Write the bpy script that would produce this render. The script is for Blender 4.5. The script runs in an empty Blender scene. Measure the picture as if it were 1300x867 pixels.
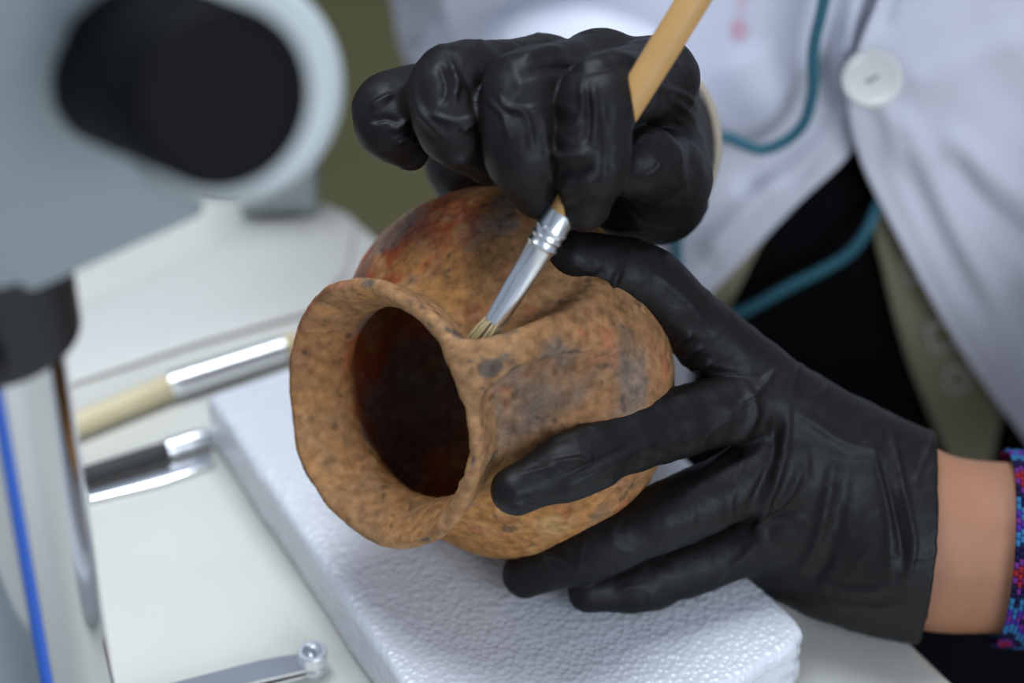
import bpy, bmesh, math
import numpy as np
from mathutils import Vector, Matrix

# ----------------------------------------------------------------- camera model (all layout in millimetres)
MM = 0.001
TH = math.radians(40)          # camera looks 40 degrees down
FPX, D0 = 3178.0, 794.0        # focal length in pixels, distance to the middle of the pot
R_ = np.array([1.0, 0, 0])
U_ = np.array([0, math.sin(TH), math.cos(TH)])
F_ = np.array([0, math.cos(TH), -math.sin(TH)])
POT = np.array([0.0, 0, 82.0])
CAM = POT - ((644 - 650) / FPX * D0 * R_ - (472 - 433.5) / FPX * D0 * U_ + D0 * F_)

def P(u, v, dl):
    "world point (mm) seen along a direction, dl mm farther than the pot's middle"
    d = D0 + dl
    return CAM + (u - 650) / FPX * d * R_ - (v - 433.5) / FPX * d * U_ + d * F_

def on_z(u, v, z):
    r = (u - 650) / FPX * R_ - (v - 433.5) / FPX * U_ + F_
    return CAM + r * ((z - CAM[2]) / r[2])

def proj(p):
    q = p - CAM
    d = q @ F_
    return 650 + FPX * (q @ R_) / d, 433.5 - FPX * (q @ U_) / d, d - D0

def camdir(x, y, z):
    "direction given as (image right, image up, away from the viewer)"
    v = x * R_ + y * U_ + z * F_
    return v / np.linalg.norm(v)

sc = bpy.context.scene
col = sc.collection
cam_data = bpy.data.cameras.new('camera')
cam = bpy.data.objects.new('camera', cam_data)
col.objects.link(cam)
cam.location = CAM * MM
cam.rotation_euler = (math.radians(90) - TH, 0, 0)
cam_data.sensor_width = 36
cam_data.lens = FPX * 36 / 1300
cam_data.clip_start = 0.02
cam_data.dof.use_dof = True
cam_data.dof.focus_distance = (D0 - 42) * MM
cam_data.dof.aperture_fstop = 4.5
sc.camera = cam

sc.view_settings.view_transform = 'Standard'
sc.view_settings.look = 'None'
sc.view_settings.gamma = 1
sc.view_settings.use_curve_mapping = False
sc.view_settings.exposure = 0.0

world = bpy.data.worlds.new('room_daylight')
sc.world = world
world.use_nodes = True
bgn = world.node_tree.nodes['Background']
bgn.inputs['Color'].default_value = (0.66, 0.78, 1.0, 1)
bgn.inputs['Strength'].default_value = 0.42

def aim(o, target):
    d = Vector(target) - o.location
    o.rotation_euler = d.to_track_quat('-Z', 'Y').to_euler()

# daylight from a window to the right, behind the viewer
wd = bpy.data.lights.new('window_right_offscreen', 'AREA')
wd.shape = 'RECTANGLE'; wd.size = 1.6; wd.size_y = 1.4
wd.energy = 52
wd.color = (0.80, 0.88, 1.0)
wo = bpy.data.objects.new('window_right_offscreen', wd)
col.objects.link(wo)
wo.location = (1.5, -2.3, 1.2)
aim(wo, (0.15, 0.15, 0.1))
# ceiling light panel over the bench
cd_ = bpy.data.lights.new('ceiling_light_offscreen', 'AREA')
cd_.shape = 'RECTANGLE'; cd_.size = 1.2; cd_.size_y = 0.6
cd_.energy = 36
cd_.color = (0.84, 0.91, 1.0)
co_ = bpy.data.objects.new('ceiling_light_offscreen', cd_)
col.objects.link(co_)
co_.location = (-0.15, 0.45, 1.9)
aim(co_, (0.0, 0.1, 0.1))

# ----------------------------------------------------------------- helpers
def tag(o, label=None, cat=None, group=None, kind=None):
    if label: o['label'] = label
    if cat: o['category'] = cat
    if group: o['group'] = group
    if kind: o['kind'] = kind
    return o

def root(name, loc, label, cat):
    o = bpy.data.objects.new(name, None)
    o.empty_display_size = 0.02
    o.location = np.asarray(loc) * MM
    col.objects.link(o)
    return tag(o, label, cat)

def base_of(parent):
    b = np.zeros(3)
    while parent is not None:
        b = b + np.array(parent.location) / MM
        parent = parent.parent
    return b

def mesh_obj(name, verts, faces, mat, parent=None, smooth=True, origin=None, normals=None, color=None):
    verts = np.asarray(verts, float)
    par = base_of(parent)
    org = par if origin is None else np.asarray(origin, float)
    me = bpy.data.meshes.new(name)
    vv = (verts - org) * MM
    hard = False
    if isinstance(faces, np.ndarray) and faces.ndim == 2:
        n, k = faces.shape
        me.vertices.add(len(vv)); me.vertices.foreach_set('co', vv.astype(np.float32).ravel())
        me.loops.add(n * k); me.loops.foreach_set('vertex_index', faces.astype(np.int32).ravel())
        me.polygons.add(n)
        me.polygons.foreach_set('loop_start', np.arange(0, n * k, k, dtype=np.int32))
        me.polygons.foreach_set('loop_total', np.full(n, k, dtype=np.int32))
        me.update(calc_edges=True)
        me.validate()
    else:
        me.from_pydata([tuple(v) for v in vv], [], [tuple(int(i) for i in f) for f in faces])
        me.update()
        hard = True
    me.polygons.foreach_set('use_smooth', np.full(len(me.polygons), smooth))
    if hard:
        me.polygons.foreach_set('use_smooth', np.full(len(me.polygons), True))
        me.set_sharp_from_angle(angle=math.radians(38))
    if color is not None:
        at = me.color_attributes.new('Col', 'FLOAT_COLOR', 'POINT')
        c4 = np.ones((len(verts), 4), np.float32); c4[:, :3] = color
        at.data.foreach_set('color', c4.ravel())
    if normals is not None:
        me.normals_split_custom_set_from_vertices([tuple(n) for n in normals])
    me.materials.append(mat)
    o = bpy.data.objects.new(name, me)
    col.objects.link(o)
    if parent is not None:
        o.parent = parent
    o.location = (org - par) * MM
    return o

def frame(d):
    d = np.asarray(d, float); d = d / np.linalg.norm(d)
    a = np.array([0, 0, 1.0]) if abs(d[2]) < 0.9 else np.array([1.0, 0, 0])
    x = np.cross(a, d); x /= np.linalg.norm(x)
    return x, np.cross(d, x), d

def catmull(pts, n):
    pts = np.asarray(pts, float)
    p = np.vstack([2 * pts[0] - pts[1], pts, 2 * pts[-1] - pts[-2]])
    out = []
    for t in np.linspace(0, len(pts) - 1 - 1e-9, n):
        i = int(t); f = t - i
        a, b, c, d = p[i], p[i + 1], p[i + 2], p[i + 3]
        out.append(0.5 * (2 * b + (c - a) * f + (2 * a - 5 * b + 4 * c - d) * f * f + (3 * b - a - 3 * c + d) * f ** 3))
    return np.array(out)

def lathe(base, axis, profile, n=40):
    "profile: (distance along axis, radius); closed with caps where the radius is not 0"
    x, y, d = frame(axis)
    base = np.asarray(base, float)
    V, Fs = [], []
    ang = np.linspace(0, 2 * math.pi, n, endpoint=False)
    for s, r in profile:
        V += [base + d * s + r * (math.cos(a) * x + math.sin(a) * y) for a in ang]
    m = len(profile)
    for i in range(m - 1):
        for j in range(n):
            k = (j + 1) % n
            Fs.append((i * n + j, i * n + k, (i + 1) * n + k, (i + 1) * n + j))
    Fs.append(tuple(range(n - 1, -1, -1)))
    Fs.append(tuple((m - 1) * n + j for j in range(n)))
    return np.array(V), Fs

def tube(pts, radii, n=16, closed_ends=True, flat=1.0, up=None):
    pts = np.asarray(pts, float)
    m = len(pts)
    radii = np.broadcast_to(np.asarray(radii, float), (m,))
    T = np.gradient(pts, axis=0); T /= np.linalg.norm(T, axis=1)[:, None]
    x = frame(T[0])[0] if up is None else np.asarray(up, float)
    V, Fs = [], []
    for i in range(m):
        x = x - T[i] * (x @ T[i]); x /= np.linalg.norm(x)
        y = np.cross(T[i], x)
        for j in range(n):
            a = 2 * math.pi * j / n
            V.append(pts[i] + radii[i] * (math.cos(a) * x * flat + math.sin(a) * y))
    for i in range(m - 1):
        for j in range(n):
            k = (j + 1) % n
            Fs.append((i * n + j, i * n + k, (i + 1) * n + k, (i + 1) * n + j))
    if closed_ends:
        Fs.append(tuple(range(n - 1, -1, -1))); Fs.append(tuple((m - 1) * n + j for j in range(n)))
    return np.array(V), Fs

def prism(poly, vec, bevel=0.0, seg=3):
    "solid from a planar polygon (world mm) pushed along vec"
    bm = bmesh.new()
    vs = [bm.verts.new(p) for p in poly]
    f = bm.faces.new(vs)
    r = bmesh.ops.extrude_face_region(bm, geom=[f])
    nv = [e for e in r['geom'] if isinstance(e, bmesh.types.BMVert)]
    bmesh.ops.translate(bm, verts=nv, vec=Vector(vec))
    bmesh.ops.recalc_face_normals(bm, faces=bm.faces)
    if bevel:
        bmesh.ops.bevel(bm, geom=list(bm.edges), offset=bevel, segments=seg, profile=0.5, affect='EDGES', clamp_overlap=True)
    bmesh.ops.recalc_face_normals(bm, faces=bm.faces)
    bm.verts.index_update()
    V = np.array([v.co[:] for v in bm.verts]); Fs = [[v.index for v in f.verts] for f in bm.faces]
    bm.free()
    return V, Fs

def join(*parts):
    V, Fs, n = [], [], 0
    for v, f in parts:
        V.append(np.asarray(v)); Fs += [tuple(i + n for i in q) for q in f]; n += len(v)
    return np.vstack(V), Fs

# ----- noise
def _hash(i, j, k, seed):
    h = (i * 374761393 + j * 668265263 + k * 2147483647 + seed * 974634777).astype(np.int64) & 0xFFFFFFFF
    h = ((h ^ (h >> 13)) * 1274126177) & 0xFFFFFFFF
    h = ((h ^ (h >> 15)) * 2246822519) & 0xFFFFFFFF
    return ((h ^ (h >> 16)) & 0xFFFFFF) / float(0xFFFFFF)

def vnoise(p, size, seed=0):
    q = np.asarray(p) / size
    i = np.floor(q).astype(np.int64); f = q - i
    f = f * f * (3 - 2 * f)
    r = 0
    for a in (0, 1):
        for b in (0, 1):
            for c in (0, 1):
                w = (f[:, 0] if a else 1 - f[:, 0]) * (f[:, 1] if b else 1 - f[:, 1]) * (f[:, 2] if c else 1 - f[:, 2])
                r = r + w * _hash(i[:, 0] + a, i[:, 1] + b, i[:, 2] + c, seed)
    return r * 2 - 1

def fbm(p, size, seed=0, oct=3):
    r, a = 0, 1.0
    for o in range(oct):
        r = r + a * vnoise(p, size, seed + o * 17); size *= 0.5; a *= 0.5
    return r / 1.6

# ----- distance fields and surface nets
def smin(a, b, k):
    h = np.maximum(k - np.abs(a - b), 0) / k
    return np.minimum(a, b) - h * h * k * 0.25

class Grid:
    def __init__(self, lo, hi, h):
        self.lo = np.asarray(lo, float); self.h = h
        self.n = np.ceil((np.asarray(hi) - self.lo) / h).astype(int) + 1
        self.ax = [(self.lo[i] + h * np.arange(self.n[i])).astype(np.float32) for i in range(3)]
    def new(self):
        return np.full(self.n, 30.0, np.float32)
    def sub(self, lo, hi):
        a = np.clip(np.floor((np.asarray(lo) - self.lo) / self.h).astype(int), 0, self.n)
        b = np.clip(np.ceil((np.asarray(hi) - self.lo) / self.h).astype(int) + 1, 0, self.n)
        return tuple(slice(a[i], b[i]) for i in range(3))
    def capsule(self, G, a, b, ra, rb, k, margin=16):
        a = np.asarray(a, float); b = np.asarray(b, float); r = max(ra, rb) + margin
        s = self.sub(np.minimum(a, b) - r, np.maximum(a, b) + r)
        X = self.ax[0][s[0]][:, None, None]; Y = self.ax[1][s[1]][None, :, None]; Z = self.ax[2][s[2]][None, None, :]
        if X.size == 0 or Y.size == 0 or Z.size == 0: return G
        d = b - a; L = max(float(d @ d), 1e-6)
        t = np.clip(((X - a[0]) * d[0] + (Y - a[1]) * d[1] + (Z - a[2]) * d[2]) / L, 0, 1)
        D = np.sqrt((X - a[0] - t * d[0]) ** 2 + (Y - a[1] - t * d[1]) ** 2 + (Z - a[2] - t * d[2]) ** 2) - (ra + t * (rb - ra))
        G[s] = smin(G[s], D.astype(np.float32), k)
        return G
    def chain(self, pts, radii, k=3, G=None, sub=4):
        G = self.new() if G is None else G
        if sub > 1:
            q = np.hstack([np.asarray(pts, float), np.asarray(radii, float)[:, None]])
            # keep the joints but round them a little
            m = [q[0]]
            for i in range(1, len(q) - 1):
                m += [q[i] * 0.78 + q[i - 1] * 0.22, q[i] * 0.9 + 0.05 * (q[i - 1] + q[i + 1]), q[i] * 0.78 + q[i + 1] * 0.22]
            m.append(q[-1]); q = np.array(m)
            pts, radii = q[:, :3], q[:, 3]
        for i in range(len(pts) - 1):
            self.capsule(G, pts[i], pts[i + 1], radii[i], radii[i + 1], k)
        return G
    def halfspace_cut(self, G, p, n):
        "remove what lies beyond p in direction n"
        X, Y, Z = self.ax[0][:, None, None], self.ax[1][None, :, None], self.ax[2][None, None, :]
        d = (X - p[0]) * n[0] + (Y - p[1]) * n[1] + (Z - p[2]) * n[2]
        return np.maximum(G, d.astype(np.float32))
    def nets(self, G):
        inside = G < 0
        nx, ny, nz = self.n
        cnt = np.zeros((nx - 1, ny - 1, nz - 1), np.uint8)
        offs = [(a, b, c) for a in (0, 1) for b in (0, 1) for c in (0, 1)]
        for a, b, c in offs:
            cnt += inside[a:nx - 1 + a, b:ny - 1 + b, c:nz - 1 + c]
        act = np.argwhere((cnt > 0) & (cnt < 8))
        idx = np.full(cnt.shape, -1, np.int32); idx[act[:, 0], act[:, 1], act[:, 2]] = np.arange(len(act))
        vals = {o: G[act[:, 0] + o[0], act[:, 1] + o[1], act[:, 2] + o[2]].astype(np.float64) for o in offs}
        acc = np.zeros((len(act), 3)); num = np.zeros(len(act))
        for o in offs:
            for ax in range(3):
                if o[ax]: continue
                o2 = list(o); o2[ax] = 1; o2 = tuple(o2)
                va, vb = vals[o], vals[o2]
                m = (va < 0) != (vb < 0)
                t = np.where(m, va / np.where(m, va - vb, 1), 0)
                p = np.tile(np.array(o, float), (len(act), 1)); p[:, ax] = t
                acc += p * m[:, None]; num += m
        V = (act + acc / num[:, None]) * self.h + self.lo
        quads = []
        for ax in range(3):
            b, c = (ax + 1) % 3, (ax + 2) % 3
            lo_ = [slice(None)] * 3; hi_ = [slice(None)] * 3
            lo_[ax] = slice(0, -1); hi_[ax] = slice(1, None)
            A, B = inside[tuple(lo_)], inside[tuple(hi_)]
            e = np.argwhere(A != B)
            e = e[(e[:, b] > 0) & (e[:, c] > 0) & (e[:, b] < self.n[b] - 1) & (e[:, c] < self.n[c] - 1)]
            flip = A[e[:, 0], e[:, 1], e[:, 2]]
            def cell(db, dc):
                q = e.copy(); q[:, b] -= db; q[:, c] -= dc
                return idx[q[:, 0], q[:, 1], q[:, 2]]
            q = np.stack([cell(1, 1), cell(0, 1), cell(0, 0), cell(1, 0)], 1)
            q[~flip] = q[~flip][:, ::-1]
            quads.append(q)
        Q = np.vstack(quads)
        return V, Q[(Q >= 0).all(1)]

def vnormals(V, Q):
    n = np.cross(V[Q[:, 2]] - V[Q[:, 0]], V[Q[:, 3]] - V[Q[:, 1]])
    N = np.zeros_like(V)
    for i in range(4):
        for c in range(3):
            N[:, c] += np.bincount(Q[:, i], n[:, c], len(V))
    return N / np.maximum(np.linalg.norm(N, axis=1), 1e-9)[:, None]

def relax(V, Q, it=2, w=0.5):
    e = np.vstack([Q[:, [0, 1]], Q[:, [1, 2]], Q[:, [2, 3]], Q[:, [3, 0]]])
    e = np.vstack([e, e[:, ::-1]])
    num = np.bincount(e[:, 0], minlength=len(V))[:, None]
    for _ in range(it):
        S = np.stack([np.bincount(e[:, 0], V[e[:, 1], c], len(V)) for c in range(3)], 1)
        V = V * (1 - w) + w * S / np.maximum(num, 1)
    return V

def polydist(u, v, line):
    line = np.asarray(line, float); best = np.full(len(u), 1e9); par = np.zeros(len(u))
    for i in range(len(line) - 1):
        a, b = line[i], line[i + 1]; d = b - a
        t = np.clip(((u - a[0]) * d[0] + (v - a[1]) * d[1]) / (d @ d), 0, 1)
        q = np.hypot(u - a[0] - t * d[0], v - a[1] - t * d[1])
        m = q < best
        best[m] = q[m]; par[m] = (i + t[m]) / (len(line) - 1)
    return best, par

def creases(V, N, lines):
    "raised folds and furrows in the glove or cloth, along lines, on the side that faces the viewer"
    u, v, _ = proj(V)
    face = np.clip((-(N @ F_)) * 2.0, 0, 1)
    d = np.zeros(len(V))
    for line, w, amp in lines:
        q, t = polydist(u, v, catmull(line, 4 * len(line)))
        d += amp * np.exp(-(q / w) ** 2) * np.clip(4 * np.minimum(t, 1 - t) + 0.15, 0, 1)
    return d * face

# ----------------------------------------------------------------- materials
def nt(name):
    m = bpy.data.materials.new(name); m.use_nodes = True
    t = m.node_tree
    return m, t, t.nodes['Principled BSDF']

def mat(name, color, rough=0.5, metal=0.0, var=0.0, vscale=200, bump=0.0, bscale=800, btype='noise', spec=0.5, col_attr=False, color2=None, detail=4):
    m, t, b = nt(name)
    tc = t.nodes.new('ShaderNodeTexCoord')
    b.inputs['Roughness'].default_value = rough
    b.inputs['Metallic'].default_value = metal
    b.inputs['Specular IOR Level'].default_value = spec
    c = tuple(color) + (1,)
    mix = t.nodes.new('ShaderNodeMix'); mix.data_type = 'RGBA'
    no = t.nodes.new('ShaderNodeTexNoise'); no.inputs['Scale'].default_value = vscale; no.inputs['Detail'].default_value = detail
    t.links.new(tc.outputs['Object'], no.inputs['Vector'])
    t.links.new(no.outputs['Fac'], mix.inputs['Factor'])
    c2 = tuple(color2) + (1,) if color2 else tuple(x * (1 - var) for x in color) + (1,)
    mix.inputs['A'].default_value = c
    mix.inputs['B'].default_value = c2
    out = mix.outputs['Result']
    if col_attr:
        at = t.nodes.new('ShaderNodeAttribute'); at.attribute_name = 'Col'
        mu = t.nodes.new('ShaderNodeMix'); mu.data_type = 'RGBA'; mu.blend_type = 'MULTIPLY'; mu.inputs['Factor'].default_value = 1
        t.links.new(at.outputs['Color'], mu.inputs['A']); t.links.new(out, mu.inputs['B']); out = mu.outputs['Result']
    t.links.new(out, b.inputs['Base Color'])
    if bump:
        bn = t.nodes.new('ShaderNodeBump'); bn.inputs['Strength'].default_value = 1.0; bn.inputs['Distance'].default_value = bump * MM
        if btype == 'noise':
            x = t.nodes.new('ShaderNodeTexNoise'); x.inputs['Scale'].default_value = bscale; x.inputs['Detail'].default_value = 5; o = x.outputs['Fac']
        elif btype == 'voronoi':
            x = t.nodes.new('ShaderNodeTexVoronoi'); x.inputs['Scale'].default_value = bscale; o = x.outputs['Distance']
        else:
            x = t.nodes.new('ShaderNodeTexWave'); x.inputs['Scale'].default_value = bscale; o = x.outputs['Fac']
        t.links.new(tc.outputs['Object'], x.inputs['Vector'])
        t.links.new(o, bn.inputs['Height']); t.links.new(bn.outputs['Normal'], b.inputs['Normal'])
    return m

M_glove = mat('black_nitrile', (0.0065, 0.006, 0.0055), 0.52, bump=0.28, bscale=260, var=0.3, vscale=300, spec=0.27)
M_clay = mat('fired_clay', (1.22, 1.22, 1.22), 0.85, col_attr=True, color2=(0.12, 0.10, 0.09), vscale=330, bump=0.5, bscale=330, spec=0.2, detail=10)
M_foam = mat('white_foam', (0.69, 0.71, 0.74), 0.26, bump=0.42, bscale=480, btype='voronoi', var=0.06, vscale=500)
_fb = M_foam.node_tree.nodes['Principled BSDF']
_fb.inputs['Subsurface Weight'].default_value = 0.35
_fb.inputs['Subsurface Radius'].default_value = (0.004, 0.004, 0.004)
_fb.inputs['Subsurface Scale'].default_value = 1.0
M_table = mat('cream_laminate', (0.66, 0.65, 0.58), 0.4, var=0.10, vscale=25, bump=0.02, bscale=300)
M_coat = mat('white_cotton', (0.74, 0.75, 0.82), 0.9, col_attr=True, var=0.08, vscale=60, bump=0.12, bscale=1600, spec=0.1)
M_cuff = mat('cuff_hem', (0.42, 0.36, 0.28), 0.9, var=0.2, vscale=300, bump=0.15, bscale=1600, spec=0.1)
M_vest = mat('beige_cotton', (0.33, 0.295, 0.20), 0.95, var=0.15, vscale=120, bump=0.1, bscale=1400, spec=0.1)
M_print = mat('pale_print', (0.66, 0.65, 0.62), 0.9, var=0.1)
M_black = mat('black_knit', (0.004, 0.004, 0.005), 0.95, var=0.3, bump=0.1, bscale=900, spec=0.1)
M_skin = mat('skin', (0.37, 0.17, 0.09), 0.62, var=0.18, vscale=160, bump=0.10, bscale=900)
M_skin.node_tree.nodes['Principled BSDF'].inputs['Subsurface Weight'].default_value = 0.15
M_skin.node_tree.nodes['Principled BSDF'].inputs['Subsurface Radius'].default_value = (0.004, 0.0015, 0.0008)
M_skin.node_tree.nodes['Principled BSDF'].inputs['Subsurface Scale'].default_value = 1.0
M_wood = mat('pale_wood', (0.64, 0.37, 0.13), 0.5, color2=(0.44, 0.23, 0.07), vscale=90, bump=0.05, bscale=700)
M_steel = mat('polished_steel', (0.80, 0.81, 0.83), 0.16, 1.0, var=0.08, vscale=200)
M_alu = mat('ferrule_aluminium', (0.84, 0.86, 0.88), 0.30, 1.0, var=0.1, vscale=500, bump=0.02, bscale=600)
M_chrome = mat('chrome', (0.60, 0.61, 0.62), 0.09, 1.0, var=0.02)
M_hair = mat('brush_hair', (0.70, 0.55, 0.28), 0.6, var=0.4, vscale=900)
M_grey = mat('grey_enamel', (0.26, 0.30, 0.31), 0.45, var=0.06, vscale=30)
M_pale = mat('pale_enamel', (0.50, 0.55, 0.54), 0.45, var=0.05, vscale=30)
M_rubber = mat('black_plastic', (0.010, 0.010, 0.011), 0.5, var=0.2, vscale=100)
M_knob = mat('black_rubber', (0.004, 0.004, 0.0045), 0.6, var=0.2, vscale=100, spec=0.12)
M_woodpale = mat('pale_birch', (0.66, 0.58, 0.36), 0.5, color2=(0.58, 0.48, 0.28), vscale=90)
M_button = mat('button_plastic', (0.58, 0.58, 0.54), 0.25, var=0.04, vscale=80)
M_thread = mat('grey_thread', (0.30, 0.31, 0.33), 0.9, var=0.3)
M_cord = mat('teal_cord', (0.035, 0.15, 0.20), 0.8, var=0.2, vscale=900, bump=0.2, bscale=1200)
M_blue = mat('blue_plastic', (0.02, 0.12, 0.55), 0.35, var=0.1)
M_floor = mat('olive_floor', (0.125, 0.11, 0.043), 0.7, var=0.25, vscale=3)
M_wall = mat('wall_paint', (0.22, 0.21, 0.15), 0.9, var=0.1, vscale=3)
M_trouser = mat('black_trousers', (0.006, 0.006, 0.007), 0.95, var=0.2)
M_knot = mat('braided_thread', (1, 1, 1), 0.9, col_attr=True, var=0.35, vscale=1500, bump=0.2, bscale=1500, spec=0.1)
M_white = mat('white_plastic', (0.62, 0.61, 0.56), 0.35, var=0.04)

# ----------------------------------------------------------------- the setting
Zf = -750.0
fl = mesh_obj('floor', [(-4000, -3000, Zf), (4000, -3000, Zf), (4000, 4200, Zf), (-4000, 4200, Zf)], [(0, 1, 2, 3)], M_floor, smooth=False)
tag(fl, kind='structure')
wl = mesh_obj('wall_back', *prism([(-4000, 4200, Zf), (4000, 4200, Zf), (4000, 4200, 1900), (-4000, 4200, 1900)], (0, 60, 0)), M_wall, smooth=False)
tag(wl, kind='structure')

# table: its right edge runs diagonally towards the person
e0, e1 = on_z(452, 282, 0), on_z(1130, 790, 0)
dedge = (e1 - e0) / np.linalg.norm(e1 - e0)
far = on_z(300, 246, 0)
tp = [far + (far - on_z(430, 262, 0)) * 6, far, on_z(415, 257, 0), on_z(440, 268, 0), e0 + dedge * 12, on_z(1130, 790, 0),
      on_z(1212, 868, 0), on_z(1212, 868, 0) + dedge * 420]
tp += [np.array([tp[-1][0] - 500, -620, 0]), np.array([tp[0][0], -620, 0])]
troot = root('work_table', (0, -100, Zf), 'cream laminate work table with a rounded far corner under the foam', 'table')
tv, tf = prism([p - np.array([0, 0, 0.0]) for p in tp], (0, 0, -24), bevel=2.0, seg=3)
mesh_obj('table_top', tv, tf, M_table, troot, smooth=False)
tx0, tx1 = tp[0][0] + 60, 60
for lx, ly in ((tx0, -560), (tx0, 60), (-40, -560), (-60, 40)):
    mesh_obj('leg', *prism([(lx - 18, ly - 18, -24), (lx + 18, ly - 18, -24), (lx + 18, ly + 18, -24), (lx - 18, ly + 18, -24)], (0, 0, Zf + 24), 1.5), M_steel, troot, smooth=False)

# ----------------------------------------------------------------- foam sheet
FZ = 24.0
fpx = [(262, 500), (372, 462), (520, 430), (690, 470), (800, 520), (880, 588), (930, 662), (965, 738), (1000, 768), (1022, 798), (1012, 822), (935, 868), (800, 930), (640, 985), (575, 965)]
fo = np.array([on_z(u, v, FZ)[:2] for u, v in fpx])
g = Grid((fo[:, 0].min() - 6, fo[:, 1].min() - 6, -4), (fo[:, 0].max() + 6, fo[:, 1].max() + 6, FZ + 6), 1.1)
X, Y = np.meshgrid(g.ax[0], g.ax[1], indexing='ij')
x, y = X.ravel().astype(float), Y.ravel().astype(float)
dist, _ = polydist(x, y, np.vstack([fo, fo[:1]]))
ins = np.zeros(len(x), bool)
for i in range(len(fo)):
    a, b = fo[i], fo[(i + 1) % len(fo)]
    c = ((a[1] > y) != (b[1] > y))
    ins ^= c & (x < (b[0] - a[0]) * (y - a[1]) / (b[1] - a[1] + 1e-9) + a[0])
sd = np.where(ins, -dist, dist) + 0.7 * fbm(np.stack([x, y, 0 * x], 1), 14, 5) * (0.4 + 2.0 * (x > 60))
sd = sd.reshape(X.shape)[:, :, None]
zz = g.ax[2][None, None, :]
slit = (2.2 * np.exp(-((zz - 11) / 1.3) ** 2) + 1.2 * np.exp(-((zz - 17.5) / 0.9) ** 2)) * np.clip((X[:, :, None] - 30) / 40, 0.12, 1)
qx = sd + slit + 3; qz = np.abs(zz - FZ / 2) - FZ / 2 + 3
G = np.sqrt(np.maximum(qx, 0) ** 2 + np.maximum(qz, 0) ** 2) + np.minimum(np.maximum(qx, qz), 0) - 3
V, Q = g.nets(G.astype(np.float32))
N = vnormals(V, Q)
side = 1 - np.clip(N[:, 2], 0, 1)
V = V + N * (0.22 * fbm(V, 9, 3) + side * 0.35 * fbm(V, 4, 9))[:, None]
V[:, 2] = np.maximum(V[:, 2], 0.05)
foam = mesh_obj('foam_sheet', V, Q, M_foam, origin=(fo[:, 0].mean(), fo[:, 1].mean(), 0))
tag(foam, 'thick white bubbly foam sheet with torn edges under the clay pot', 'foam sheet')

# ----------------------------------------------------------------- clay pot
PH = math.radians(46)
AX = camdir(-0.95 * math.sin(PH), -0.31 * math.sin(PH), -math.cos(PH))
E2 = camdir(0.95 * math.cos(PH), 0.31 * math.cos(PH), -math.sin(PH))
E1 = np.cross(AX, E2); E1 = E1 if E1 @ U_ > 0 else -E1
prof = catmull([(-41, -4), (-41, 4), (-39.5, 17), (-35, 30), (-26, 43), (-13, 53), (0, 56.6), (12, 55.2), (23, 49.5), (31, 42), (37, 35.8), (41, 33.6), (45, 34.2), (50, 36.4), (54.0, 38.8), (55.5, 39.8)], 140)
thk = np.interp(np.linspace(0, 1, 140), [0, .4, .7, .86, 1], [3.2, 3.0, 3.0, 2.5, 2.3])
ss, rr = np.arange(-55, 75, 0.5), np.arange(0, 80, 0.5)
SS, RR = np.meshgrid(ss, rr, indexing='ij')
T2 = np.full(SS.shape, 99.0)
for i in range(139):
    a, b = prof[i], prof[i + 1]; d = b - a
    t = np.clip(((SS - a[0]) * d[0] + (RR - a[1]) * d[1]) / (d @ d), 0, 1)
    T2 = np.minimum(T2, np.hypot(SS - a[0] - t * d[0], RR - a[1] - t * d[1]) - (thk[i] + t * (thk[i + 1] - thk[i])))
HZ = math.radians(7)
HD = math.cos(HZ) * E2 + math.sin(HZ) * E1
HT = np.cross(AX, HD)
def pp(s, r, w=0.0): return POT + AX * s + HD * r + HT * w
g = Grid(POT - np.array([74, 84, 70]), POT + np.array([72, 66, 70]), 0.8)
Xg, Yg, Zg = np.meshgrid(*[a.astype(np.float32) for a in g.ax], indexing='ij')
xx, yy, zz = Xg - POT[0], Yg - POT[1], Zg - POT[2]
s_ = xx * AX[0] + yy * AX[1] + zz * AX[2]
c1 = xx * E1[0] + yy * E1[1] + zz * E1[2]; c2 = xx * E2[0] + yy * E2[1] + zz * E2[2]
r_ = np.sqrt(c1 ** 2 + c2 ** 2); az = np.arctan2(c1, c2)
wob = 1.1 * np.sin(3 * az + 0.6) + 0.9 * np.sin(2 * az + 2.0) + 0.5 * np.sin(7 * az) + 0.35 * np.sin(11 * az + 1)
edge = np.clip((s_ - 38) / 18, 0, 1)
s2 = s_ + wob * edge * 0.8; r2 = r_ * (1 - edge * 0.012 * np.sin(2 * az + 0.4)) 
fi = np.clip((s2 + 55) / 0.5, 0, len(ss) - 1.001); fj = np.clip(r2 / 0.5, 0, len(rr) - 1.001)
i0 = fi.astype(np.int32); j0 = fj.astype(np.int32); fi -= i0; fj -= j0
T2 = T2.astype(np.float32)
G = T2[i0, j0] * (1 - fi) * (1 - fj) + T2[i0 + 1, j0] * fi * (1 - fj) + T2[i0, j0 + 1] * (1 - fi) * fj + T2[i0 + 1, j0 + 1] * fi * fj
del i0, j0, fi, fj, Xg, Yg, Zg, xx, yy, zz
hpts = [(53.5, 40, 0), (51.5, 45.5, 0), (46, 51, 0), (37, 54.5, 0), (27, 56, 0), (17, 56.5, 0), (8, 57, 0)]
Hc = g.new()
for w0, rad in ((-2.6, 1.0), (0.0, 1.0), (2.6, 1.0)):
    fl_ = [1.9, 1.0, .5, .5, .8, 1.6, 2.8]
    hp = catmull([pp(s, r, w0 * k_) for (s, r, _), k_ in zip(hpts, fl_)], 22)
    hr = np.interp(np.linspace(0, 1, 22), np.linspace(0, 1, 7), [4.0, 3.6, 3.4, 3.4, 3.6, 4.0, 4.0])
    for i in range(21): g.capsule(Hc, hp[i], hp[i + 1], hr[i], hr[i + 1], 2.0, margin=12)
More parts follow.
